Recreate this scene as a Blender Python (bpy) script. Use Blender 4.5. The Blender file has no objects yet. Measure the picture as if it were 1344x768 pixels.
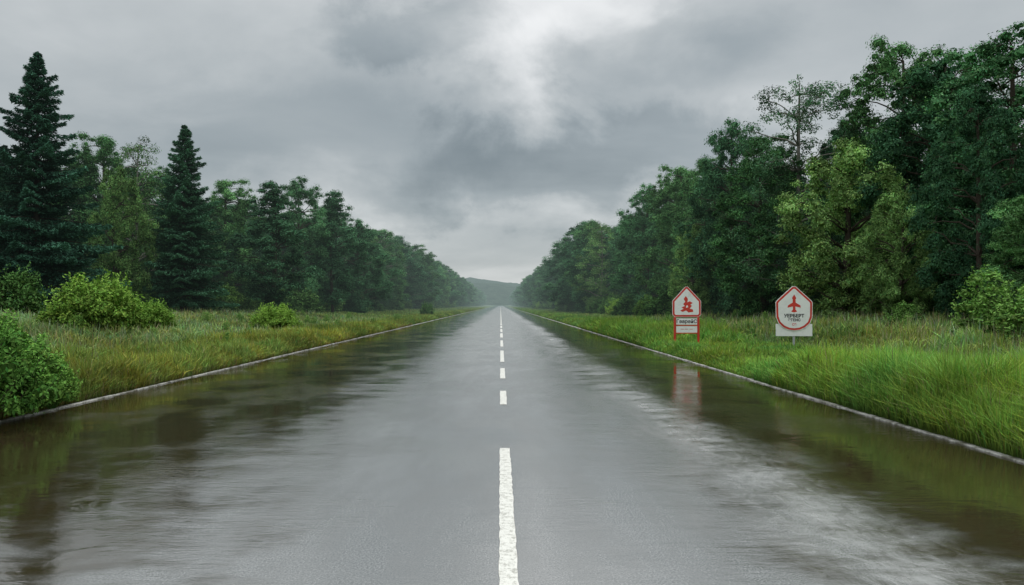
import bpy, math, random
import numpy as np
from mathutils import Vector
rng=np.random.default_rng(7); random.seed(7)
scene=bpy.context.scene
COL=scene.collection
F=1055.0; CAMH=1.8; VX=657.0; HY=400.0
XL=-7.65; XR=5.95

# ---------------------------------------------------------------- helpers
def vnoise(x,y,seed=0):
    def h(i,j):
        v=np.sin(i*127.1+j*311.7+seed*74.7)*43758.5453
        return v-np.floor(v)
    xi=np.floor(x); yi=np.floor(y); fx=x-xi; fy=y-yi
    fx=fx*fx*(3-2*fx); fy=fy*fy*(3-2*fy)
    return (h(xi,yi)*(1-fx)+h(xi+1,yi)*fx)*(1-fy)+(h(xi,yi+1)*(1-fx)+h(xi+1,yi+1)*fx)*fy
def sstep(a,b,x):
    t=np.clip((x-a)/(b-a),0,1); return t*t*(3-2*t)
def gz(x,y):
    x=np.asarray(x,float); y=np.asarray(y,float)
    t=np.where(x<0, XL-x, x-XR)
    z=0.01+.06*np.clip(t/.6,0,1)+0.95*sstep(1,17,t)+ (vnoise(x*.35,y*.35,1)-.5)*.18*np.clip(t/5,0,1)+(vnoise(x*1.3,y*1.3,2)-.5)*.06*np.clip(t/1,0,1)
    return np.where(t<0,-0.06,z)
def build(name,V,Q,mi=None,C=None,mats=(),smooth=None):
    me=bpy.data.meshes.new(name)
    V=np.asarray(V,np.float32); Q=np.asarray(Q,np.int32)
    k=Q.shape[1]
    me.vertices.add(len(V)); me.vertices.foreach_set('co',V.ravel())
    me.loops.add(Q.size); me.loops.foreach_set('vertex_index',Q.ravel())
    me.polygons.add(len(Q)); me.polygons.foreach_set('loop_start',np.arange(0,Q.size,k,dtype=np.int32))
    for m in mats: me.materials.append(m)
    if mi is not None: me.polygons.foreach_set('material_index',np.asarray(mi,np.int32))
    if smooth is not None: me.polygons.foreach_set('use_smooth',np.asarray(smooth,bool))
    else: me.polygons.foreach_set('use_smooth',np.zeros(len(Q),bool))
    me.update(calc_edges=True)
    if C is not None:
        a=me.color_attributes.new('Col','FLOAT_COLOR','POINT')
        c4=np.ones((len(V),4),np.float32); c4[:,:3]=C
        a.data.foreach_set('color',c4.ravel())
    return me
def addobj(name,me,loc=(0,0,0),rot=(0,0,0),sc=(1,1,1),parent=None,link=True):
    o=bpy.data.objects.new(name,me)
    o.location=loc; o.rotation_euler=rot; o.scale=sc
    if link: COL.objects.link(o)
    if parent: o.parent=parent
    return o

# ---------------------------------------------------------------- materials
class NT:
    def __init__(s,nt): s.nt=nt; s.L=nt.links
    def n(s,t,**kw):
        nd=s.nt.nodes.new(t)
        for k,v in kw.items(): setattr(nd,k,v)
        return nd
    def set(s,sock,v):
        if hasattr(v,'is_output') : s.L.new(v,sock)
        else: sock.default_value=v
    def math(s,op,a,b=0.0,c=None,clamp=False):
        nd=s.n('ShaderNodeMath',operation=op,use_clamp=clamp)
        s.set(nd.inputs[0],a); s.set(nd.inputs[1],b)
        if c is not None: s.set(nd.inputs[2],c)
        return nd.outputs[0]
    def vmath(s,op,a,b=(0,0,0)):
        nd=s.n('ShaderNodeVectorMath',operation=op)
        s.set(nd.inputs[0],a)
        if op=='SCALE': s.set(nd.inputs['Scale'],b)
        elif op not in('LENGTH','NORMALIZE'): s.set(nd.inputs[1],b)
        return nd.outputs['Value'] if op in('LENGTH','DOT_PRODUCT') else nd.outputs[0]
    def noise(s,vec,scale,detail=3,rough=.5,dist=0,out='Fac'):
        nd=s.n('ShaderNodeTexNoise'); s.set(nd.inputs['Vector'],vec)
        nd.inputs['Scale'].default_value=scale; nd.inputs['Detail'].default_value=detail
        nd.inputs['Roughness'].default_value=rough; nd.inputs['Distortion'].default_value=dist
        return nd.outputs[out]
    def mr(s,v,a,b,c=0.,d=1.,smooth=True):
        nd=s.n('ShaderNodeMapRange'); 
        nd.interpolation_type='SMOOTHSTEP' if smooth else 'LINEAR'
        s.set(nd.inputs[0],v)
        for i,q in enumerate((a,b,c,d)): s.set(nd.inputs[i+1],q)
        return nd.outputs[0]
    def mix(s,f,a,b,bt='MIX'):
        nd=s.n('ShaderNodeMix',data_type='RGBA',blend_type=bt)
        s.set(nd.inputs[0],f)
        for sock,v in((nd.inputs[6],a),(nd.inputs[7],b)):
            if isinstance(v,tuple) and len(v)==3: v=v+(1,)
            s.set(sock,v)
        return nd.outputs[2]
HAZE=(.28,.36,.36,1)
def newmat(name):
    m=bpy.data.materials.new(name); m.use_nodes=True
    nt=m.node_tree; nt.nodes.clear(); return m,NT(nt)
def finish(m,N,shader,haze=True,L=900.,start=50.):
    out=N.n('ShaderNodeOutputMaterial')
    if haze:   # aerial mist painted in as emission, grows with world distance down the road
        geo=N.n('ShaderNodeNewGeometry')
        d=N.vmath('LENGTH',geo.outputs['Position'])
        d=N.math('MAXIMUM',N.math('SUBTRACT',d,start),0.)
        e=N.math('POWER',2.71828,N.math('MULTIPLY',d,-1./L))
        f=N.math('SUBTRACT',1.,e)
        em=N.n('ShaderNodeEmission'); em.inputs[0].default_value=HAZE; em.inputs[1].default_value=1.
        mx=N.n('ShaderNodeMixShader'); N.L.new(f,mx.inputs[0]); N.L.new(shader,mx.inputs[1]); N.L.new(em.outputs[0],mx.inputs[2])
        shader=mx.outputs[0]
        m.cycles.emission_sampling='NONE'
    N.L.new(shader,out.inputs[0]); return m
def principled(N,col,rough=.6,spec=.5,normal=None,metal=0.,ior=None):
    p=N.n('ShaderNodeBsdfPrincipled')
    if isinstance(col,tuple) and len(col)==3: col=col+(1,)
    N.set(p.inputs['Base Color'],col); N.set(p.inputs['Roughness'],rough)
    p.inputs['Specular IOR Level'].default_value=spec; p.inputs['Metallic'].default_value=metal
    if ior: N.set(p.inputs['IOR'],ior)
    if normal is not None: N.L.new(normal,p.inputs['Normal'])
    return p.outputs[0]
def foliage_mat(name,var=.38):
    m,N=newmat(name)
    at=N.n('ShaderNodeAttribute',attribute_name='Col')
    oi=N.n('ShaderNodeObjectInfo')
    hs=N.n('ShaderNodeHueSaturation')
    N.L.new(at.outputs['Color'],hs.inputs['Color'])
    N.L.new(N.mr(oi.outputs['Random'],0,1,1-var*.8,1+var*1.15,False),hs.inputs['Value'])
    N.L.new(N.mr(oi.outputs['Random'],0,1,.512,.486,False),hs.inputs['Hue'])
    df=N.n('ShaderNodeBsdfDiffuse'); N.L.new(hs.outputs[0],df.inputs[0])
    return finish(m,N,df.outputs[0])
M_leaf=foliage_mat('leaf_foliage')
M_grass=foliage_mat('grass_blades',.0)
def bark_mat(name,c1,c2):
    m,N=newmat(name)
    tc=N.n('ShaderNodeTexCoord')
    v=N.vmath('MULTIPLY',tc.outputs['Object'],(6,6,1.2))
    n=N.noise(v,2.,3,.6)
    df=N.n('ShaderNodeBsdfDiffuse'); N.L.new(N.mix(n,c1,c2),df.inputs[0])
    return finish(m,N,df.outputs[0])
M_bark=bark_mat('tree_bark',(.03,.024,.018),(.12,.1,.08))
M_birch=bark_mat('pale_bark',(.08,.075,.06),(.3,.28,.25))
def paint(name,c,rough=.45,dirt=.3):
    m,N=newmat(name)
    tc=N.n('ShaderNodeTexCoord')
    n=N.noise(tc.outputs['Object'],4.,6,.65)
    d=N.mr(n,.45,.75,0,dirt)
    cc=N.mix(d,c,tuple(x*.45+.02 for x in c))
    return finish(m,N,principled(N,cc,rough,.5))
M_white=paint('sign_white',(.80,.80,.78)); M_red=paint('sign_red',(.58,.035,.02)); M_black=paint('sign_black',(.03,.03,.035))
M_metal=paint('galvanised_steel',(.38,.39,.4),.4)

# ground
m,N=newmat('meadow_ground'); M_ground=m
geo=N.n('ShaderNodeNewGeometry'); P=geo.outputs['Position']
sx=N.n('ShaderNodeSeparateXYZ'); N.L.new(P,sx.inputs[0])
n1=N.noise(P,.35,5,.6); n2=N.noise(P,7.,4,.7)
c=N.mix(N.mr(n1,.35,.65),(.06,.10,.024),(.12,.17,.045))
c=N.mix(N.mr(n2,.4,.7),c,(.06,.065,.025))
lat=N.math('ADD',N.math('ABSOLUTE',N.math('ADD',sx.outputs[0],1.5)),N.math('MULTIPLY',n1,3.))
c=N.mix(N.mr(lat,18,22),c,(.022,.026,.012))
bp=N.n('ShaderNodeBump'); bp.inputs['Distance'].default_value=.06; N.L.new(n2,bp.inputs['Height'])
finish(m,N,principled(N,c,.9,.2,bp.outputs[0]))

# road
m,N=newmat('wet_asphalt'); M_road=m
geo=N.n('ShaderNodeNewGeometry'); P=geo.outputs['Position']
sx=N.n('ShaderNodeSeparateXYZ'); N.L.new(P,sx.inputs[0]); X=sx.outputs[0]
Ps=N.vmath('MULTIPLY',P,(1,.22,1))
big=N.noise(Ps,.55,4,.6)
off=N.math('MULTIPLY',N.math('SUBTRACT',big,.5),4.)
off2=N.math('MULTIPLY',N.math('SUBTRACT',N.noise(N.vmath('MULTIPLY',P,(.7,1.2,1)),1.3,5,.62,.4),.5),4.2)
ax=N.math('ADD',N.math('ADD',N.math('ABSOLUTE',N.math('ADD',X,.1)),off),off2)
flood=N.mr(ax,1.9,3.7)
grain=N.noise(P,62.,2,.8)
patch=N.noise(Ps,2.2,5,.65)
asph=N.mix(N.mr(grain,.32,.68),(.065,.067,.064),(.24,.242,.236))
asph=N.mix(N.mr(patch,.35,.7,0,.75),asph,(.10,.10,.095))
mud=N.mix(patch,(.024,.019,.008),(.044,.035,.016))
col=N.mix(flood,asph,mud)
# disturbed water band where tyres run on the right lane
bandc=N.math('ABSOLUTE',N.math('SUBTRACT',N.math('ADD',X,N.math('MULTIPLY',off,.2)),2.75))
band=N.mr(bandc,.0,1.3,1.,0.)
rip1=N.noise(N.vmath('MULTIPLY',P,(1.,1.5,1)),1.7,3,.55,.6)
rip2=N.noise(N.vmath('MULTIPLY',P,(.8,2.4,1)),6.,4,.65,.5)
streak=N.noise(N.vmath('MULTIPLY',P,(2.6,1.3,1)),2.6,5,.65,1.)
calm=N.mr(N.noise(N.vmath('MULTIPLY',P,(.5,.35,1)),1.1,3,.5),.42,.60,.10,1.6)
h=N.math('ADD',N.math('MULTIPLY',rip1,.0050),N.math('MULTIPLY',N.math('MULTIPLY',rip2,calm),.0042))
h=N.math('MULTIPLY',h,N.mr(flood,0,1,.65,.8))
h=N.math('ADD',h,N.math('MULTIPLY',N.math('MULTIPLY',streak,band),.007))
h=N.math('ADD',h,N.math('MULTIPLY',N.math('MULTIPLY',grain,N.math('SUBTRACT',1.,N.math('MULTIPLY',flood,.92))),.0007))
bp=N.n('ShaderNodeBump'); bp.inputs['Distance'].default_value=1.; bp.inputs['Strength'].default_value=1.; N.L.new(h,bp.inputs['Height'])
rough=N.math('ADD',N.mr(flood,0,1,.15,.03),N.math('MULTIPLY',band,.10))
pr=N.math('MULTIPLY',N.math('SUBTRACT',patch,.5),N.mr(flood,0,1,.36,.06))
rough=N.math('MAXIMUM',N.math('ADD',rough,pr),.025)
sky_glare=N.mr(N.math('MULTIPLY',streak,band),.22,.70)
col=N.mix(N.math('MULTIPLY',sky_glare,.42),col,(.40,.41,.40))  # pale streaks: sky reflection on the wet lane, painted into the colour
ior=N.mr(flood,0,1,3.6,2.05)
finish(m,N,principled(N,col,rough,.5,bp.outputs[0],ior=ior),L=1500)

m,N=newmat('road_paint'); M_line=m
geo=N.n('ShaderNodeNewGeometry'); P=geo.outputs['Position']
w=N.noise(P,14.,6,.75); w2=N.noise(P,70,3,.7)
wear=N.mr(N.math('ADD',N.math('MULTIPLY',w,.6),N.math('MULTIPLY',w2,.4)),.47,.60)
bp=N.n('ShaderNodeBump'); bp.inputs['Distance'].default_value=.002; N.L.new(w2,bp.inputs['Height'])
finish(m,N,principled(N,N.mix(wear,(.66,.65,.60),(.33,.32,.28)),.4,.5,bp.outputs[0]),L=1500)

m,N=newmat('kerb_concrete'); M_kerb=m
geo=N.n('ShaderNodeNewGeometry'); P=geo.outputs['Position']
w=N.noise(P,4.,6,.75)
finish(m,N,principled(N,N.mix(N.mr(w,.38,.60),(.12,.115,.085),(.52,.51,.48)),.5,.5))

m,N=newmat('hill_forest'); M_hill=m
geo=N.n('ShaderNodeNewGeometry'); P=geo.outputs['Position']
w=N.noise(P,.05,6,.7)
bp=N.n('ShaderNodeBump'); bp.inputs['Distance'].default_value=14.; N.L.new(w,bp.inputs['Height'])
finish(m,N,principled(N,N.mix(N.mr(w,.35,.65),(.012,.028,.015),(.05,.075,.045)),.9,.1,bp.outputs[0]),L=2000)

# ---------------------------------------------------------------- world
SUN_EL=math.radians(58); SUN_AZ=math.radians(20)   # azimuth from +Y towards +X
w=bpy.data.worlds.new('World'); scene.world=w; w.use_nodes=True
w.cycles.sampling_method='NONE'
nt=w.node_tree; nt.nodes.clear(); N=NT(nt)
tc=N.n('ShaderNodeTexCoord'); D=N.vmath('NORMALIZE',tc.outputs['Generated'])
sky=N.n('ShaderNodeTexSky'); sky.sky_type='NISHITA'; sky.sun_disc=False; sky.sun_elevation=SUN_EL; sky.sun_rotation=SUN_AZ
s=N.n('ShaderNodeSeparateXYZ'); N.L.new(D,s.inputs[0])
zz=N.math('ADD',N.math('MAXIMUM',s.outputs[2],0.),.17)
cb=N.n('ShaderNodeCombineXYZ'); N.L.new(N.math('DIVIDE',s.outputs[0],zz),cb.inputs[0]); N.L.new(N.math('DIVIDE',s.outputs[1],zz),cb.inputs[1]); cb.inputs[2].default_value=3.7
cp=cb.outputs[0]
c1=N.noise(cp,.9,6,.50,.35); c2=N.noise(N.vmath('ADD',cp,(9,4,2)),1.9,6,.50,.2)
warp=N.vmath('SCALE',N.vmath('SUBTRACT',N.noise(N.vmath('MULTIPLY',D,(1,1,1.3)),6.5,7,.58,.2,'Color'),(.5,.5,.5)),.24)
DW=N.vmath('ADD',D,warp)
val=N.math('MULTIPLY_ADD',N.mr(c1,.36,.64,-.5,.5),.20,.59)
val=N.math('MULTIPLY_ADD',N.math('SUBTRACT',c2,.5),.24,val)
def blob(px,py,rx,rz,amp,r0=.15):
    global val
    d=Vector(((px-VX)/F,1,(HY-py)/F)).normalized()
    q=N.vmath('MULTIPLY',N.vmath('SUBTRACT',DW,tuple(d)),(1/rx,1/rx,1/rz))
    g=N.mr(N.vmath('LENGTH',q),r0,1.,amp,0.)
    val=N.math('ADD',val,g)
blob(740,10,.22,.12,.27); blob(670,85,.12,.07,.16)
blob(550,45,.16,.07,-.22,.5); blob(880,70,.16,.08,-.12,.4)
blob(780,225,.32,.085,-.25,.45); blob(430,190,.40,.07,-.11,.3); blob(620,335,.16,.05,.03)
blob(150,40,.30,.10,.04); blob(330,110,.25,.05,-.06); blob(1150,30,.25,.09,.06); blob(600,290,.25,.02,.05)
val=N.math('MAXIMUM',val,.14)
cr=N.n('ShaderNodeValToRGB'); N.L.new(val,cr.inputs[0])
cr.color_ramp.elements[0].position=.14; cr.color_ramp.elements[0].color=(.20,.24,.26,1)
cr.color_ramp.elements[1].position=1.; cr.color_ramp.elements[1].color=(.92,.93,.93,1)
e=cr.color_ramp.elements.new(.36); e.color=(.33,.375,.395,1)
e=cr.color_ramp.elements.new(.60); e.color=(.50,.535,.545,1)
# overhead overcast raised above the horizon's brightness to light trees and grass
cloud=N.vmath('SCALE',cr.outputs[0],N.mr(s.outputs[2],.36,.8,10.,29.))
skyc=N.mix(.93,sky.outputs[0],cloud)
bg=N.n('ShaderNodeBackground'); N.L.new(skyc,bg.inputs[0]); bg.inputs[1].default_value=.1
o=N.n('ShaderNodeOutputWorld'); N.L.new(bg.outputs[0],o.inputs[0])
sun=bpy.data.lights.new('sun','SUN'); sun.energy=1.5; sun.angle=math.radians(28); sun.color=(1,.97,.92)
so=bpy.data.objects.new('sun',sun); COL.objects.link(so)
sd=Vector((math.sin(SUN_AZ)*math.cos(SUN_EL),math.cos(SUN_AZ)*math.cos(SUN_EL),math.sin(SUN_EL)))
so.rotation_euler=(-sd).to_track_quat('-Z','Y').to_euler(); so.location=(0,0,60)

# ---------------------------------------------------------------- ground / road
xs=np.unique(np.concatenate([np.linspace(-2500,-90,14),np.linspace(-90,-30,25),np.linspace(-30,XL-.16,70),[XL-.08,XL-.02,XL+.02],[0],[XR-.02,XR+.02,XR+.08],np.linspace(XR+.16,30,80),np.linspace(30,90,25),np.linspace(90,2500,14)]))
ys=np.unique(np.concatenate([np.linspace(-300,-10,20),np.linspace(-10,60,180),np.linspace(60,200,120),np.linspace(200,3500,90)]))
GX,GY=np.meshgrid(xs,ys); Z=gz(GX,GY)
nx=len(xs); ny=len(ys)
V=np.stack([GX,GY,Z],-1).reshape(-1,3)
i=np.arange(nx-1)[None,:]+nx*np.arange(ny-1)[:,None]; i=i.ravel()
Q=np.stack([i,i+1,i+nx+1,i+nx],1)
addobj('ground',build('ground',V,Q,mats=[M_ground],smooth=np.ones(len(Q))))
V=[(XL,-300,0),(XR,-300,0),(XR,1400,0),(XL,1400,0)]
addobj('road',build('road',V,[(0,1,2,3)],mats=[M_road]))
# centre dashes
V=[];Q=[]
def dash(y0,y1,xc=.054,w=.062):
    n=max(2,int((y1-y0)/.12)); b=len(V)
    for k in range(n+1):
        y=y0+(y1-y0)*k/n
        V.append((xc-w+random.uniform(-.005,.005),y,.005)); V.append((xc+w+random.uniform(-.005,.005),y,.005))
    for k in range(n): Q.append((b+2*k,b+2*k+1,b+2*k+3,b+2*k+2))
for a,b in[(-40,-36),(-28,-24),(-16,-12),(-5,-1),(4.2,10.1),(14.5,16.8),(19.6,22.8),(25.3,31.5),(34.5,40.5)]: dash(a,b)
y=44
while y<700: dash(y,y+6.5,w=.075); y+=9.
addobj('centre_line',build('centre_line',V,Q,mats=[M_line]))
# kerbs: low flush edging stones
def kerb(x0,x1):
    V=[];Q=[]
    y=-40.
    while y<900:
        L=1.0 if y<80 else (4. if y<200 else 20.)
        g=.010; j=random.uniform(-.016,.016); h=.022+random.uniform(-.008,.006); c=.006
        a=x0+j; b=x1+j; y0=y+g; y1=y+L-g
        bi=len(V)
        V+=[(a,y0,-.05),(b,y0,-.05),(b,y1,-.05),(a,y1,-.05),(a,y0,h-c),(b,y0,h-c),(b,y1,h-c),(a,y1,h-c),
            (a+c,y0+c,h),(b-c,y0+c,h),(b-c,y1-c,h),(a+c,y1-c,h)]
        for s_ in(0,4):
            for k in range(4):
                k2=(k+1)%4; Q.append((bi+s_+k,bi+s_+k2,bi+s_+4+k2,bi+s_+4+k))
        Q.append((bi+8,bi+9,bi+10,bi+11))
        y+=L
    return V,Q
for (a,b) in((XL-.08,XL+.02),(XR-.02,XR+.08)):
    V,Q=kerb(a,b); addobj('kerb',build('kerb',V,Q,mats=[M_kerb]))
# hill
hx=np.linspace(-1500,1500,160); hy=np.linspace(1500,2400,50)
HX,HYY=np.meshgrid(hx,hy)
ridge=52+12*np.sin((HX+60)/170.)*-1+18*(vnoise(HX/160,HYY/400,5)-.5)+9*(vnoise(HX/22,HYY/60,6)-.5)
HZ=ridge*sstep(1500,1800,HYY)*(1+.4*sstep(1850,2300,HYY))
V=np.stack([HX,HYY,HZ-1],-1).reshape(-1,3); nx=len(hx); ny=len(hy)
i=(np.arange(nx-1)[None,:]+nx*np.arange(ny-1)[:,None]).ravel()
Q=np.stack([i,i+1,i+nx+1,i+nx],1)
addobj('hill',build('hill',V,Q,mats=[M_hill],smooth=np.ones(len(Q))))

# ---------------------------------------------------------------- vegetation
CUBE=np.array([(x,y,z) for z in(-1,1) for y in(-1,1) for x in(-1,1)],float)/1.732
CQ=np.array([(0,2,3,1),(4,5,7,6),(0,1,5,4),(2,6,7,3),(0,4,6,2),(1,3,7,5)])
class Veg:
    def __init__(s): s.V=[];s.Q=[];s.C=[];s.M=[];s.n=0
    def add(s,V,Q,C,mi):
        V=np.asarray(V,float); Q=np.asarray(Q)+s.n
        s.V.append(V); s.Q.append(Q); s.C.append(np.broadcast_to(C,(len(V),3)).copy()); s.M.append(np.full(len(Q),mi)); s.n+=len(V)
    def tube(s,pts,rad,sides=5):
        pts=np.asarray(pts,float); n=len(pts)
        d=np.gradient(pts,axis=0); d/=np.linalg.norm(d,axis=1)[:,None]+1e-9
        up=np.array([.13,.97,.21]); a=np.cross(d,up); a/=np.linalg.norm(a,axis=1)[:,None]+1e-9; b=np.cross(d,a)
        th=np.arange(sides)*2*np.pi/sides
        V=pts[:,None,:]+np.asarray(rad)[:,None,None]*(np.cos(th)[None,:,None]*a[:,None,:]+np.sin(th)[None,:,None]*b[:,None,:])
        k=np.arange(sides); k2=(k+1)%sides
        Q=np.concatenate([np.stack([j*sides+k,j*sides+k2,(j+1)*sides+k2,(j+1)*sides+k],1) for j in range(n-1)])
        s.add(V.reshape(-1,3),Q,(.1,.1,.1),0)
    def leaves(s,c,nrm,size,asp,col,axis=None):
        n=len(c); nrm=nrm/(np.linalg.norm(nrm,axis=1)[:,None]+1e-9)
        r=rng.normal(size=(n,3)) if axis is None else axis+rng.normal(size=(n,3))*.35
        t=r-nrm*np.sum(r*nrm,1)[:,None]; t/=np.linalg.norm(t,axis=1)[:,None]+1e-9
        b=np.cross(nrm,t); sz=(size*rng.uniform(.7,1.3,n))[:,None]
        droop=nrm*sz*.18
        V=np.stack([c-t*sz-droop,c+b*sz*asp,c+t*sz-droop,c-b*sz*asp],1).reshape(-1,3)
        Q=np.arange(4*n).reshape(n,4)
        s.add(V,Q,np.repeat(col,4,axis=0),1)
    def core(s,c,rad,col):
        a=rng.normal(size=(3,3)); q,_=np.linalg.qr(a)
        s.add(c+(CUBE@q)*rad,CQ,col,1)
    def mesh(s,name,bark):
        V=np.concatenate(s.V);Q=np.concatenate(s.Q);C=np.concatenate(s.C);M=np.concatenate(s.M)
        return build(name,V,Q,M,C,[bark,M_leaf],smooth=(M==0))
def clump(v,c,a,flat,nl,ls,col,asp=.5,up=.5,core=True,rmin=.5):
    d=rng.normal(size=(nl,3)); d[:,2]=d[:,2]*.9+.25; d/=np.linalg.norm(d,axis=1)[:,None]
    r=(rmin+(.95-rmin)*rng.uniform(0,1,nl)+rng.exponential(.10,nl))[:,None]
    rad=np.array([a,a,a*flat])
    p=c+d*r*rad
    p[:,2]-=(np.hypot(d[:,0],d[:,1])**2)*a*.2
    nr=d/np.array([1,1,.6])+np.array([0,0,up])+rng.normal(size=(nl,3))*.5
    shade=rng.uniform(.75,1.3,nl)[:,None]
    cc=np.asarray(col)[None,:]*shade*(np.array([1.,1,1])+rng.normal(size=(nl,3))*np.array([.12,.05,.08]))
    v.leaves(p,nr,ls,asp,np.clip(cc,.002,1))
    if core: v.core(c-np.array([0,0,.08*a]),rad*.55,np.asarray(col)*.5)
def curve(p0,p1,n=5,sag=.0,jit=.1):
    t=np.linspace(0,1,n)[:,None]; p=p0+(p1-p0)*t
    L=np.linalg.norm(p1-p0); p[:,2]+=np.sin(t[:,0]*np.pi)*sag*L
    p[1:-1]+=rng.normal(size=(n-2,3))*jit*L*.25
    return p
def broadleaf(name,H=15.,R=4.6,zb=1.2,nlobe=60,ncl=7,nl=120,ls=.09,col=(.035,.075,.028),open_=0.,bark=None,lobe=1.3,power=.75,trunk=.28,cvar=.28,amin=.5,amax=1.0,core=True,tex=2.2):
    v=Veg()
    bend=rng.normal(size=2)*.3
    tz=np.linspace(0,H*.93,10)
    tr=np.stack([bend[0]*np.sin(tz/H*2.5),bend[1]*np.sin(tz/H*2.),tz-.3],1)
    v.tube(tr,trunk*(1-tz/H*.93)**.8+.02,8)
    ph=rng.uniform(0,6.28,3)
    for i in range(nlobe):
        t=(i+.5)/nlobe; t=min(1.,max(.0,t+rng.normal()*.02))
        tt=t**power
        az=i*2.399+rng.normal()*.3
        prof=max(0.,1-abs(2*tt-1)**tex)**(1/tex)
        swell=1+.16*math.sin(az*2+ph[0]+t*5)+.12*math.sin(az*3+ph[1]-t*9)
        inner = (i%5==4)
        rr=(R-lobe*.75)*prof*swell*(rng.uniform(.3,.6) if inner else rng.uniform(.8,1.15))
        z=zb+lobe*.3+(H-zb-lobe*1.0)*t
        lc=np.array([math.cos(az)*rr,math.sin(az)*rr,z])
        k=int(np.clip(np.searchsorted(tz,z-.22*rr-H*.05),0,9)); p0=tr[k]
        br=curve(p0,lc,6,.06); v.tube(br,np.linspace(.08*(1-.6*t)+.02,.02,6),4)
        L=lobe*rng.uniform(.75,1.2)*(1-.22*t)
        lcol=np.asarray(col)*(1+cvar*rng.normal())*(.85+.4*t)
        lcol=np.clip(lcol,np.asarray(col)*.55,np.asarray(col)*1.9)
        m_=max(3,int(ncl*rng.uniform(.7,1.3)))
        for j in range(m_):
            d=rng.normal(size=3); d/=np.linalg.norm(d)+1e-9; d[2]*=.85
            cc=lc+d*L*rng.uniform(.35,1.08)
            if cc[2]<.25: cc[2]=.25+rng.uniform(0,.5)
            if j%2==0: v.tube(curve(lc,cc,3,0),np.array([.025,.015,.008]),3)
            a=rng.uniform(amin,amax)*(1-.25*t)
            clump(v,cc,a,rng.uniform(.5,.8),int(nl*a*a*2.4*(1-open_)),ls,lcol*(1+.18*rng.normal()),core=core)
    return v.mesh(name,bark or M_bark)
def spruce(name,H=16.,R=4.2,col=(.016,.042,.026),seed=0,lev=46,zb=.5):
    v=Veg(); tz=np.linspace(0,H,10)
    v.tube(np.stack([tz*0,tz*0,tz-.3],1),.24*(1-tz/H)+.015,7)
    for l in range(lev):
        t=l/(lev-1); z=zb+(H-zb-.15)*t**1.0
        Rl=R*(1-t)**.78*(1+.13*math.sin(l*1.7)+.08*math.sin(l*.6))+.12
        if t<.1: Rl*=.8
        nb=max(4,int(8-3*t)); a0=l*1.1
        for b in range(nb):
            az=a0+b*2*math.pi/nb+rng.normal()*.25
            L=Rl*rng.uniform(.5,1.22); dirv=np.array([math.cos(az),math.sin(az),0]); side=np.array([-dirv[1],dirv[0],0])
            s_=np.linspace(0,1,6); up_=rng.uniform(.0,.25)
            zz=z+up_*L*s_-.42*L*s_**2*(1-t*.9)+.16*L*s_**4
            br=dirv[None]*(L*s_)[:,None]; br[:,2]=zz
            v.tube(br,np.linspace(.045*(1-t)+.01,.006,6),3)
            n=int(60+105*L)
            u=rng.uniform(.12,1.03,n)**.8
            wdt=(.12+.34*L*np.clip(1-u,0,1)**.7*np.clip(u*3,0,1))
            q=rng.uniform(-1,1,n)
            p=dirv[None]*(L*u)[:,None]+side[None]*(wdt*q)[:,None]
            p[:,2]=np.interp(u,s_,zz)-np.abs(q)*wdt*.5-rng.uniform(0,.2,n)+.05
            ax=dirv[None]*.8+side[None]*(np.sign(q)*.7)[:,None]+np.array([0,0,-.35])
            nr=np.array([0,0,1.])+rng.normal(size=(n,3))*.55
            bc=np.asarray(col)*(1+.28*rng.normal()); bc=np.clip(bc,np.asarray(col)*.5,1)
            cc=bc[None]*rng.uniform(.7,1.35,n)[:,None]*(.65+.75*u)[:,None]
            v.leaves(p,nr,.13,.3,cc,ax)
    return v.mesh(name,M_bark)
def shrub(name,H=2.,R=1.4,n=60,nl=130,ls=.06,col=(.09,.16,.03),a0=.3,asp=.5):
    v=Veg()
    for i in range(n):
        d=rng.normal(size=3); d/=np.linalg.norm(d); d[2]=abs(d[2])
        q=rng.uniform(.35,1.)**.6
        c=np.array([d[0]*R*q,d[1]*R*q,.12*H+d[2]*H*.82*q*rng.uniform(.8,1.12)])
        if i%2==0: v.tube(curve(np.array([c[0]*.1,c[1]*.1,0.]),c,5,.05),np.linspace(.02,.005,5),3)
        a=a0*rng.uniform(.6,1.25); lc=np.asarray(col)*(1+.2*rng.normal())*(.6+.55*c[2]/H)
        clump(v,c,a,rng.uniform(.6,.95),int(nl*rng.uniform(.7,1.2)),ls,np.clip(lc,.004,1),asp,.3,rmin=.35)
    # upright shoots
    for i in range(int(n*.8)):
        az=rng.uniform(0,6.28); q=rng.uniform(.2,1.); b=np.array([math.cos(az)*R*q*.8,math.sin(az)*R*q*.8,H*.55*(1.2-q)])
        e=b+np.array([math.cos(az)*.3*R,math.sin(az)*.3*R,H*rng.uniform(.25,.55)])
        v.tube(curve(b,e,4),np.linspace(.008,.003,4),3)
        k=30; u=rng.uniform(.1,1.,k)[:,None]
        p=b+(e-b)*u+rng.normal(size=(k,3))*ls*.9
        v.leaves(p,np.array([0,0,.6])+rng.normal(size=(k,3))*.6,ls,asp,np.clip(np.asarray(col)*1.15*rng.uniform(.8,1.3,k)[:,None],0,1))
    return v.mesh(name,M_bark)

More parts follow.
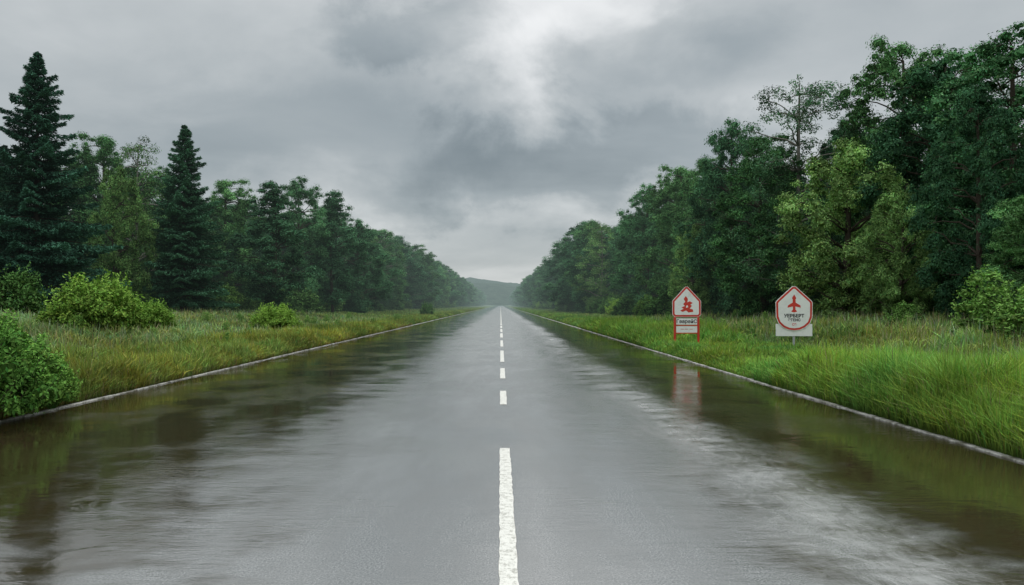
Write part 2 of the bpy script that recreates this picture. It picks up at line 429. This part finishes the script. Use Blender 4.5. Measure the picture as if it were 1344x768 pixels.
DK=(.064,.155,.070); MD=(.092,.200,.072); LT=(.140,.255,.08)
T={}
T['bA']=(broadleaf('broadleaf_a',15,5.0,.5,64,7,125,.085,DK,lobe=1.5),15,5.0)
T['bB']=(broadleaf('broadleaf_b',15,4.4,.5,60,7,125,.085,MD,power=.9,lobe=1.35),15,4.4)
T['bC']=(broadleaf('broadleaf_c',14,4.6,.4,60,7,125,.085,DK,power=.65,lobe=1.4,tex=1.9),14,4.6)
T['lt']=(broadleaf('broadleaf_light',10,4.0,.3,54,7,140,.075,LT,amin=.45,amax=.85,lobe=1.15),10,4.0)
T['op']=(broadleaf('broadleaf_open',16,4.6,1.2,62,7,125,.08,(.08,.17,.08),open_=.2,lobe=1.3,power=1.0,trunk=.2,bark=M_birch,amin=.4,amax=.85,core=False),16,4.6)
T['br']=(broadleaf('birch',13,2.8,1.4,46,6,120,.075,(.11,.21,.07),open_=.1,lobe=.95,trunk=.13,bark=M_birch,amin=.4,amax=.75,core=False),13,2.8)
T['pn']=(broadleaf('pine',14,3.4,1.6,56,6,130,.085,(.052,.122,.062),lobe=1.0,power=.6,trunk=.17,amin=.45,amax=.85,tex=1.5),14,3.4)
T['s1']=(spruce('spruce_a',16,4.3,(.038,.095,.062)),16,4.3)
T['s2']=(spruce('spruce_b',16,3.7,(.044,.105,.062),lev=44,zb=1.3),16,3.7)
NAMES={'bA':'broadleaf_tree','bB':'broadleaf_tree','bC':'broadleaf_tree','lt':'young_maple_tree','op':'ash_tree','br':'birch_tree','pn':'pine_tree','s1':'spruce_tree','s2':'spruce_tree'}
def W(px,d): return (px-VX)/F*d
def place(kind,px,top,d,rpx,rot=None):
    me,H,R=T[kind]; x=W(px,d); z=float(gz(x,d)); h=(HY-top)/F*d+CAMH-z; r=rpx/F*d
    addobj(NAMES[kind],me,(x,d,z-.05),(0,0,random.uniform(0,6.28) if rot is None else rot),(r/R,r/R,h/H*1.0))
# left
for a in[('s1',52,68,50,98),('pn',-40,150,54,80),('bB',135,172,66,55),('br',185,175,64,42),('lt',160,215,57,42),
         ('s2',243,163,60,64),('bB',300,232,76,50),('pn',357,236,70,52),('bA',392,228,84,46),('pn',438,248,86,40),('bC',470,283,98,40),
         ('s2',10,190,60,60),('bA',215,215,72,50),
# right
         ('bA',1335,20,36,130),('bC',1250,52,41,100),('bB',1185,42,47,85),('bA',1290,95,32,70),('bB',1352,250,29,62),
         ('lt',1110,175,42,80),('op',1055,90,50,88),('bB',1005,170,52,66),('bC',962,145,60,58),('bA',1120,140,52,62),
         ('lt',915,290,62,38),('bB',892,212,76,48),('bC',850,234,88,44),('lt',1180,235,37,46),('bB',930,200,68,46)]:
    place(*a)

# instanced scatter (geometry nodes)
def scatter(name,pts,scl,rot,idx,meshes,protoname):
    pc=bpy.data.collections.new(name+'_source')
    for k,me in enumerate(meshes):
        o=bpy.data.objects.new('%s_%02d'%(protoname,k),me); pc.objects.link(o)
    me=bpy.data.meshes.new(name); pts=np.asarray(pts,np.float32); n=len(pts)
    me.vertices.add(n); me.vertices.foreach_set('co',pts.ravel())
    a=me.attributes.new('iscale','FLOAT_VECTOR','POINT'); a.data.foreach_set('vector',np.asarray(scl,np.float32).ravel())
    r=np.zeros((n,3),np.float32); r[:,2]=rot
    a=me.attributes.new('irot','FLOAT_VECTOR','POINT'); a.data.foreach_set('vector',r.ravel())
    a=me.attributes.new('iidx','INT','POINT'); a.data.foreach_set('value',np.asarray(idx,np.int32))
    o=addobj(name,me)
    g=bpy.data.node_groups.new(name,'GeometryNodeTree')
    g.interface.new_socket('Geometry',in_out='INPUT',socket_type='NodeSocketGeometry')
    g.interface.new_socket('Geometry',in_out='OUTPUT',socket_type='NodeSocketGeometry')
    gi=g.nodes.new('NodeGroupInput'); go=g.nodes.new('NodeGroupOutput')
    ip=g.nodes.new('GeometryNodeInstanceOnPoints'); ci=g.nodes.new('GeometryNodeCollectionInfo')
    ci.inputs['Collection'].default_value=pc; ci.inputs['Separate Children'].default_value=True; ci.inputs['Reset Children'].default_value=True
    def na(nm,t):
        q=g.nodes.new('GeometryNodeInputNamedAttribute'); q.data_type=t; q.inputs['Name'].default_value=nm; return q.outputs['Attribute']
    g.links.new(gi.outputs[0],ip.inputs['Points']); g.links.new(ci.outputs[0],ip.inputs['Instance'])
    ip.inputs['Pick Instance'].default_value=True
    g.links.new(na('iidx','INT'),ip.inputs['Instance Index']); g.links.new(na('irot','FLOAT_VECTOR'),ip.inputs['Rotation']); g.links.new(na('iscale','FLOAT_VECTOR'),ip.inputs['Scale'])
    g.links.new(ip.outputs[0],go.inputs[0])
    md=o.modifiers.new('instances','NODES'); md.node_group=g
    return o
def edge(side,y):
    if side<0: return -float(np.interp(y,[0,30,48,62,80,110,1500],[44,40,34,28,22.5,20.5,20.5]))
    return float(np.interp(y,[0,28,40,50,70,90,1500],[27,26,25,21,17.5,15.5,15.5]))
pts=[];scl=[];rot=[];idx=[]
kinds=['bA','bB','bC','pn','op','br','s2']; hs=[T[k][1] for k in kinds]
for side in(-1,1):
    y=18.
    while y<900:
        step=6.4 if y<200 else (9. if y<400 else 14.)
        for row in range(3 if y<110 else 2):
            if side<0 and y<52 and row<1: continue
            near = y<110
            if near and row==0: continue
            x=edge(side,y)+side*(row*6.+random.uniform(-1.6,1.2)); yy=y+random.uniform(-2.2,2.2)
            k=random.choices(range(7),[4,4,4,2 if side<0 else .6,1.2,1.,1.6 if side<0 else .15])[0]
            Hh=random.uniform(11.5,15.8) if side<0 else random.uniform(12.5,16.5)
            if side<0 and near: Hh=random.uniform(11,13.5)
            if side>0 and y<70: Hh=random.uniform(11.5,14)
            s=Hh/hs[k]; wd=random.uniform(1.,1.3)
            pts.append((x,yy,float(gz(x,yy))-.1)); scl.append((s*wd,s*wd,s)); rot.append(random.uniform(0,6.28)); idx.append(k)
        y+=step
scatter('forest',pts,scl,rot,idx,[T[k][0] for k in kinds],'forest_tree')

# shrubs
S_l=shrub('shrub_lime',2.6,2.1,110,150,.07,(.17,.30,.055),.42)
S_m=shrub('shrub_mid',2.4,1.6,50,100,.08,(.085,.175,.05),.42)
S_n=shrub('shrub_near',1.5,1.25,90,120,.042,(.13,.27,.055),.22,.5)
S_s=shrub('shrub_sapling',2.6,1.0,42,70,.06,(.13,.25,.06),.28)
def pshrub(name,me,px,d,h,r,H0,R0):
    x=W(px,d); addobj(name,me,(x,d,float(gz(x,d))-.05),(0,0,random.uniform(0,6.28)),(r/R0,r/R0,h/H0))
pshrub('lime_bush',S_l,128,35,2.7,2.0,2.6,2.1)
pshrub('lime_bush',S_l,195,39,1.6,1.3,2.6,2.1)
pshrub('lime_bush',S_l,363,45,1.75,1.4,2.6,2.1)
pshrub('green_bush',S_m,561,108,2.3,1.0,2.4,1.6)
pshrub('green_bush',S_m,18,42,3.0,1.7,2.4,1.6)
pshrub('roadside_bush',S_n,8,13.2,1.3,1.1,1.5,1.25)
pshrub('roadside_bush',S_n,-45,11.9,1.6,1.2,1.5,1.25)
pshrub('roadside_bush',S_n,62,14.4,.95,.6,1.5,1.25)
pshrub('roadside_bush',S_n,-20,17,1.6,1.2,1.5,1.25)
pshrub('roadside_bush',S_n,70,17.5,.6,.6,1.5,1.25)
pshrub('sapling_bush',S_s,1303,25,2.5,1.0,2.6,1.0)
pshrub('sapling_bush',S_s,1350,23,1.9,1.0,2.6,1.0)
pshrub('sapling_bush',S_s,1190,33,1.3,.8,2.6,1.0)
pts=[];scl=[];rot=[];idx=[]
for side in(-1,1):
    y=24.
    while y<420:
        for k in range(2 if y<150 else 1):
            x=edge(side,y)-side*random.uniform(-3,2.2); yy=y+random.uniform(-1.5,1.5); s=random.uniform(.5,1.25)
            if side<0 and y<60: x-=random.uniform(0,3)
            if y>150: s*=1.4
            pts.append((x,yy,float(gz(x,yy))-.05)); scl.append((s*1.25,s*1.25,s)); rot.append(random.uniform(0,6.28)); idx.append(random.choices([0,1,2],[.3,3,1])[0])
        y+=1.8 if y<150 else 5.
# small weeds standing in the meadow and on the verges
for k in range(110):
    side=random.choice((-1,1)); yy=random.uniform(12,75); t=random.uniform(.8,13)
    x=XL-t if side<0 else XR+t
    if side>0 and 17<yy<33 and t<6: continue
    s=random.uniform(.14,.38); pts.append((x,yy,float(gz(x,yy))-.02)); scl.append((s*.9,s*.9,s)); rot.append(random.uniform(0,6.28)); idx.append(2)
scatter('undergrowth',pts,scl,rot,idx,[S_l,S_m,S_s],'undergrowth_shrub')

# ---------------------------------------------------------------- grass
def blades(x,y,h,w,colb,colt,lean=.35):
    n=len(x); z=gz(x,y)
    az=rng.uniform(0,2*np.pi,n); la=rng.normal(size=n)*math.pi+0; lf=np.abs(rng.normal(size=n))*lean*h
    dx=np.cos(la)*lf; dy=np.sin(la)*lf
    tx=np.cos(az)*w; ty=np.sin(az)*w
    b=np.stack([x,y,z-.03],1); mid=b+np.stack([dx*.3,dy*.3,h*.6],1)
    tip=b+np.stack([dx,dy,h*(1-.25*np.clip(lf/(h+1e-6),0,1))],1)
    t=np.stack([tx,ty,np.zeros(n)],1)
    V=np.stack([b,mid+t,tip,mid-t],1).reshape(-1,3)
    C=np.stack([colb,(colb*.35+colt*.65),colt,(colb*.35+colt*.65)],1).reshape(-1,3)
    return V,C
def sampley(n,a,b,p): # pdf ~ y^-p
    u=rng.uniform(0,1,n); e=1-p
    if abs(e)<1e-6: return a*(b/a)**u
    return (a**e+u*(b**e-a**e))**(1/e)
VV=[];CC=[]
def addgrass(side,n,t0,t1,tp,y0,y1,p,h0,h1,wid,cb,ct,cvar=.2,lean=.35,patchy=0.):
    y=sampley(n,y0,y1,p); u=rng.uniform(0,1,n)**tp; t=t0+(t1-t0)*u
    x=np.where(side<0,XL-t,XR+t)
    nz=.6*vnoise(x*.9,y*.9,11+side)+.55*vnoise(x*2.7,y*2.7,5)-.05; nz2=vnoise(x*.25,y*.25,17+side)
    nz3=.5*vnoise(x*.6,y*.6,23)+.5*vnoise(x*1.9,y*1.9,29)
    keep=rng.uniform(0,1,n)>patchy*(1-nz2)*1.3
    x,y,t,nz,nz2,nz3=x[keep],y[keep],t[keep],nz[keep],nz2[keep],nz3[keep]; n=len(x)
    h=(h0+(h1-h0)*nz)*rng.uniform(.5,1.25,n)
    h=h*(.5+.5*np.clip((t-t0)/.4,0,1)) if t0<.3 else h
    if side>0:  # shorter sward around the signs
        h=h*(1+.25*(1-sstep(11,16,y)))*(1-.55*sstep(17,22,y)*(1-sstep(31,36,y))*(1-sstep(5.,8.,t)))
    dist=np.hypot(x,y); w=wid*np.clip(dist/11,.8,8)**.75*rng.uniform(.6,1.3,n)
    k=(1+cvar*rng.normal(size=n))*(.65+.7*nz2)*(.75+.5*nz); k=np.clip(k,.35,1.9)[:,None]
    hue=1+(nz3-.5)[:,None]*np.array([.75,.10,-.5])
    cb=np.asarray(cb)[None]*k*hue; ct_=np.asarray(ct)[None]*k*hue*(1+rng.normal(size=(n,3))*np.array([.18,.06,.1]))
    dry=rng.uniform(0,1,n)<.02+.06*nz3
    ct_[dry]=np.array([.30,.27,.13]); 
    V,C=blades(x,y,h,w,cb,np.clip(ct_,.004,1),lean); VV.append(V); CC.append(C)
# right: lush verge, meadow behind
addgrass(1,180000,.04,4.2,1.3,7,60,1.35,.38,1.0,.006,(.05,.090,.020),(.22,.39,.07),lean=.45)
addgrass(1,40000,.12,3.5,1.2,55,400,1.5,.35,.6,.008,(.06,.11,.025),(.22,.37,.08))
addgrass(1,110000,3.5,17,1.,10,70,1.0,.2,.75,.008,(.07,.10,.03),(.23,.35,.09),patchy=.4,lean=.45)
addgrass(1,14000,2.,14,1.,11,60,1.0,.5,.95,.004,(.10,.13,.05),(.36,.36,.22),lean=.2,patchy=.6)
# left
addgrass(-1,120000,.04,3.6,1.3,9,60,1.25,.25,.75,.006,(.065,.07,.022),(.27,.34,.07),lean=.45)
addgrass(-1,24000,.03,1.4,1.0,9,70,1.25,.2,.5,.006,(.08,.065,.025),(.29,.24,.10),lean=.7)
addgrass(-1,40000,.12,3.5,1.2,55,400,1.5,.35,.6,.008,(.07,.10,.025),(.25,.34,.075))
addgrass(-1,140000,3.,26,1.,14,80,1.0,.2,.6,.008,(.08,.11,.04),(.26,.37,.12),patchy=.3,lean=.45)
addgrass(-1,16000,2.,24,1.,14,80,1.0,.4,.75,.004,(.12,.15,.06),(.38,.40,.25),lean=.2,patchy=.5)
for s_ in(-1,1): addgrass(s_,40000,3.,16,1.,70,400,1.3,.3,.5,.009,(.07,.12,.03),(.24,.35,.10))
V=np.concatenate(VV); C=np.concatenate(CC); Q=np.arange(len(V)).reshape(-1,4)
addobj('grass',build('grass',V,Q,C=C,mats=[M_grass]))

# ---------------------------------------------------------------- signs
def plate(name,pts,y,th,mat,parent):
    n=len(pts); V=[(p[0],y,p[1]) for p in pts]+[(p[0],y+th,p[1]) for p in pts]
    F_=[tuple(range(n)),tuple(range(2*n-1,n-1,-1))]+[((i+1)%n,i,i+n,(i+1)%n+n) for i in range(n)]
    me=bpy.data.meshes.new(name); me.from_pydata(V,[],F_); me.materials.append(mat); me.update()
    return addobj(name,me,parent=parent)
def text(name,body,size,x,z,y,mat,parent,bold=.004):
    cu=bpy.data.curves.new(name,'FONT'); cu.body=body; cu.size=size; cu.align_x='CENTER'; cu.align_y='CENTER'; cu.offset=bold; cu.extrude=.001
    cu.materials.append(mat)
    o=bpy.data.objects.new(name,cu); COL.objects.link(o); o.parent=parent; o.location=(x,y,z); o.rotation_euler=(math.pi/2,0,0); return o
def rect(x0,x1,z0,z1): return [(x0,z0),(x1,z0),(x1,z1),(x0,z1)]
def post(name,x,y,z0,z1,r,mat,parent,sides=12):
    v=Veg(); v.tube([(x,y,z0),(x,y,(z0+z1)/2),(x,y,z1)],[r,r,r],sides); v.tube([(x,y,z1),(x,y,z1+.006)],[r,r*.2],sides)
    V=np.concatenate(v.V);Q=np.concatenate(v.Q); return addobj(name,build(name,V,Q,mats=[mat],smooth=np.ones(len(Q))),parent=parent)
def shrink(pts,cx,cz,d):
    out=[]
    n=len(pts)
    for i in range(n):
        a=Vector(pts[i-1]);b=Vector(pts[i]);c=Vector(pts[(i+1)%n])
        e1=(b-a).normalized(); e2=(c-b).normalized(); n1=Vector((-e1.y,e1.x)); n2=Vector((-e2.y,e2.x))
        m=(n1+n2).normalized(); k=d/max(.3,m.dot(n1)); out.append(tuple(b+m*k))
    return out
# sign 1
d=31.; x=W(902,d); E=bpy.data.objects.new('warning_sign',None); COL.objects.link(E); E.location=(x,d,0); E.rotation_euler=(0,0,math.radians(-4))
pent=[(-.46,1.32),(.46,1.32),(.55,1.42),(.55,1.95),(.05,2.50),(-.05,2.50),(-.55,1.95),(-.55,1.42)]
plate('panel_back',pent,0,.02,M_white,E)
plate('panel_border',shrink(pent,0,0,.015),-.004,.003,M_red,E)
plate('panel_face',shrink(pent,0,0,.085),-.008,.003,M_white,E)
emb=[(-.14,1.55),(-.02,1.60),(.06,1.53),(.22,1.56),(.20,1.64),(.10,1.66),(.17,1.76),(.12,1.80),(.20,1.86),(.10,1.92),(.02,1.88),(.04,2.0),(-.03,2.1),(-.10,2.0),(-.05,1.9),(-.12,1.82),(-.06,1.76),(-.18,1.70),(-.10,1.66),(-.22,1.60)]
emb=[(a*1.15,1.8+(b-1.8)*1.12) for a,b in emb]
plate('emblem',emb,-.012,.003,M_red,E)
plate('emblem_cut',[(-.03,1.68),(.06,1.70),(.03,1.78),(-.02,1.76)],-.016,.003,M_white,E)
plate('text_panel',rect(-.40,.40,1.03,1.27),0,.02,M_white,E)
text('caption','ГеарейС',.19,0,1.15,-.003,M_black,E,.005)
plate('lower_panel',rect(-.40,.40,.72,.97),0,.02,M_white,E)
text('lower_caption','— —  —',.12,0,.86,-.003,M_red,E)
for k,z in enumerate((1.0,.70)): plate('rail_%d'%k,rect(-.44,.44,z-.018,z+.018),-.005,.03,M_red,E)
for k,xx in enumerate((-.45,.45)): post('post_%d'%k,xx,.03,-.1,1.32,.045,M_red,E)
# sign 2
d=27.; x=W(1044,d); E=bpy.data.objects.new('hazard_sign',None); COL.objects.link(E); E.location=(x,d,0); E.rotation_euler=(0,0,math.radians(-6))
pent=[(0,.92),(.18,.94),(.36,1.02),(.52,1.17),(.60,1.38),(.61,1.88),(.56,1.95),(.06,2.42),(-.06,2.42),(-.56,1.95),(-.61,1.88),(-.60,1.38),(-.52,1.17),(-.36,1.02),(-.18,.94)]
plate('back_panel',rect(-.60,.60,.74,1.15),.012,.015,M_white,E)
plate('panel_back',pent,-.012,.02,M_white,E)
plate('panel_border',shrink(pent,0,0,.02),-.016,.003,M_red,E)
plate('panel_face',shrink(pent,0,0,.085),-.020,.003,M_white,E)
# red emblem: upright shaft with pointed head and short swept arms
pl=[(0,1.54),(.10,1.57),(.04,1.64),(.04,1.74),(.22,1.70),(.20,1.78),(.05,1.87),(.045,1.98),(.07,2.02),(0,2.15)]
pl=pl+[(-a,b) for a,b in pl[1:-1][::-1]]
plate('emblem',pl,-.024,.003,M_red,E)
text('caption','УЕРБЕРТ',.15,0,1.42,-.022,M_black,E,.007)
text('caption_line_2','ЭТЕИС',.12,0,1.28,-.022,M_black,E,.005)
text('caption_line_3','СЭ',.10,0,1.13,-.022,M_red,E,.003)
post('pole',0,.06,-.1,1.9,.036,M_metal,E)

# ---------------------------------------------------------------- camera
cam=bpy.data.cameras.new('camera'); co=bpy.data.objects.new('camera',cam); COL.objects.link(co)
cam.sensor_width=36; cam.lens=F/1344*36; cam.clip_end=8000; cam.clip_start=.1
co.location=(0,0,CAMH); co.rotation_euler=(math.radians(90)+math.atan(16/F),0,-math.atan(15/F))
scene.camera=co
scene.view_settings.view_transform='Standard'; scene.view_settings.look='None'; scene.view_settings.exposure=0
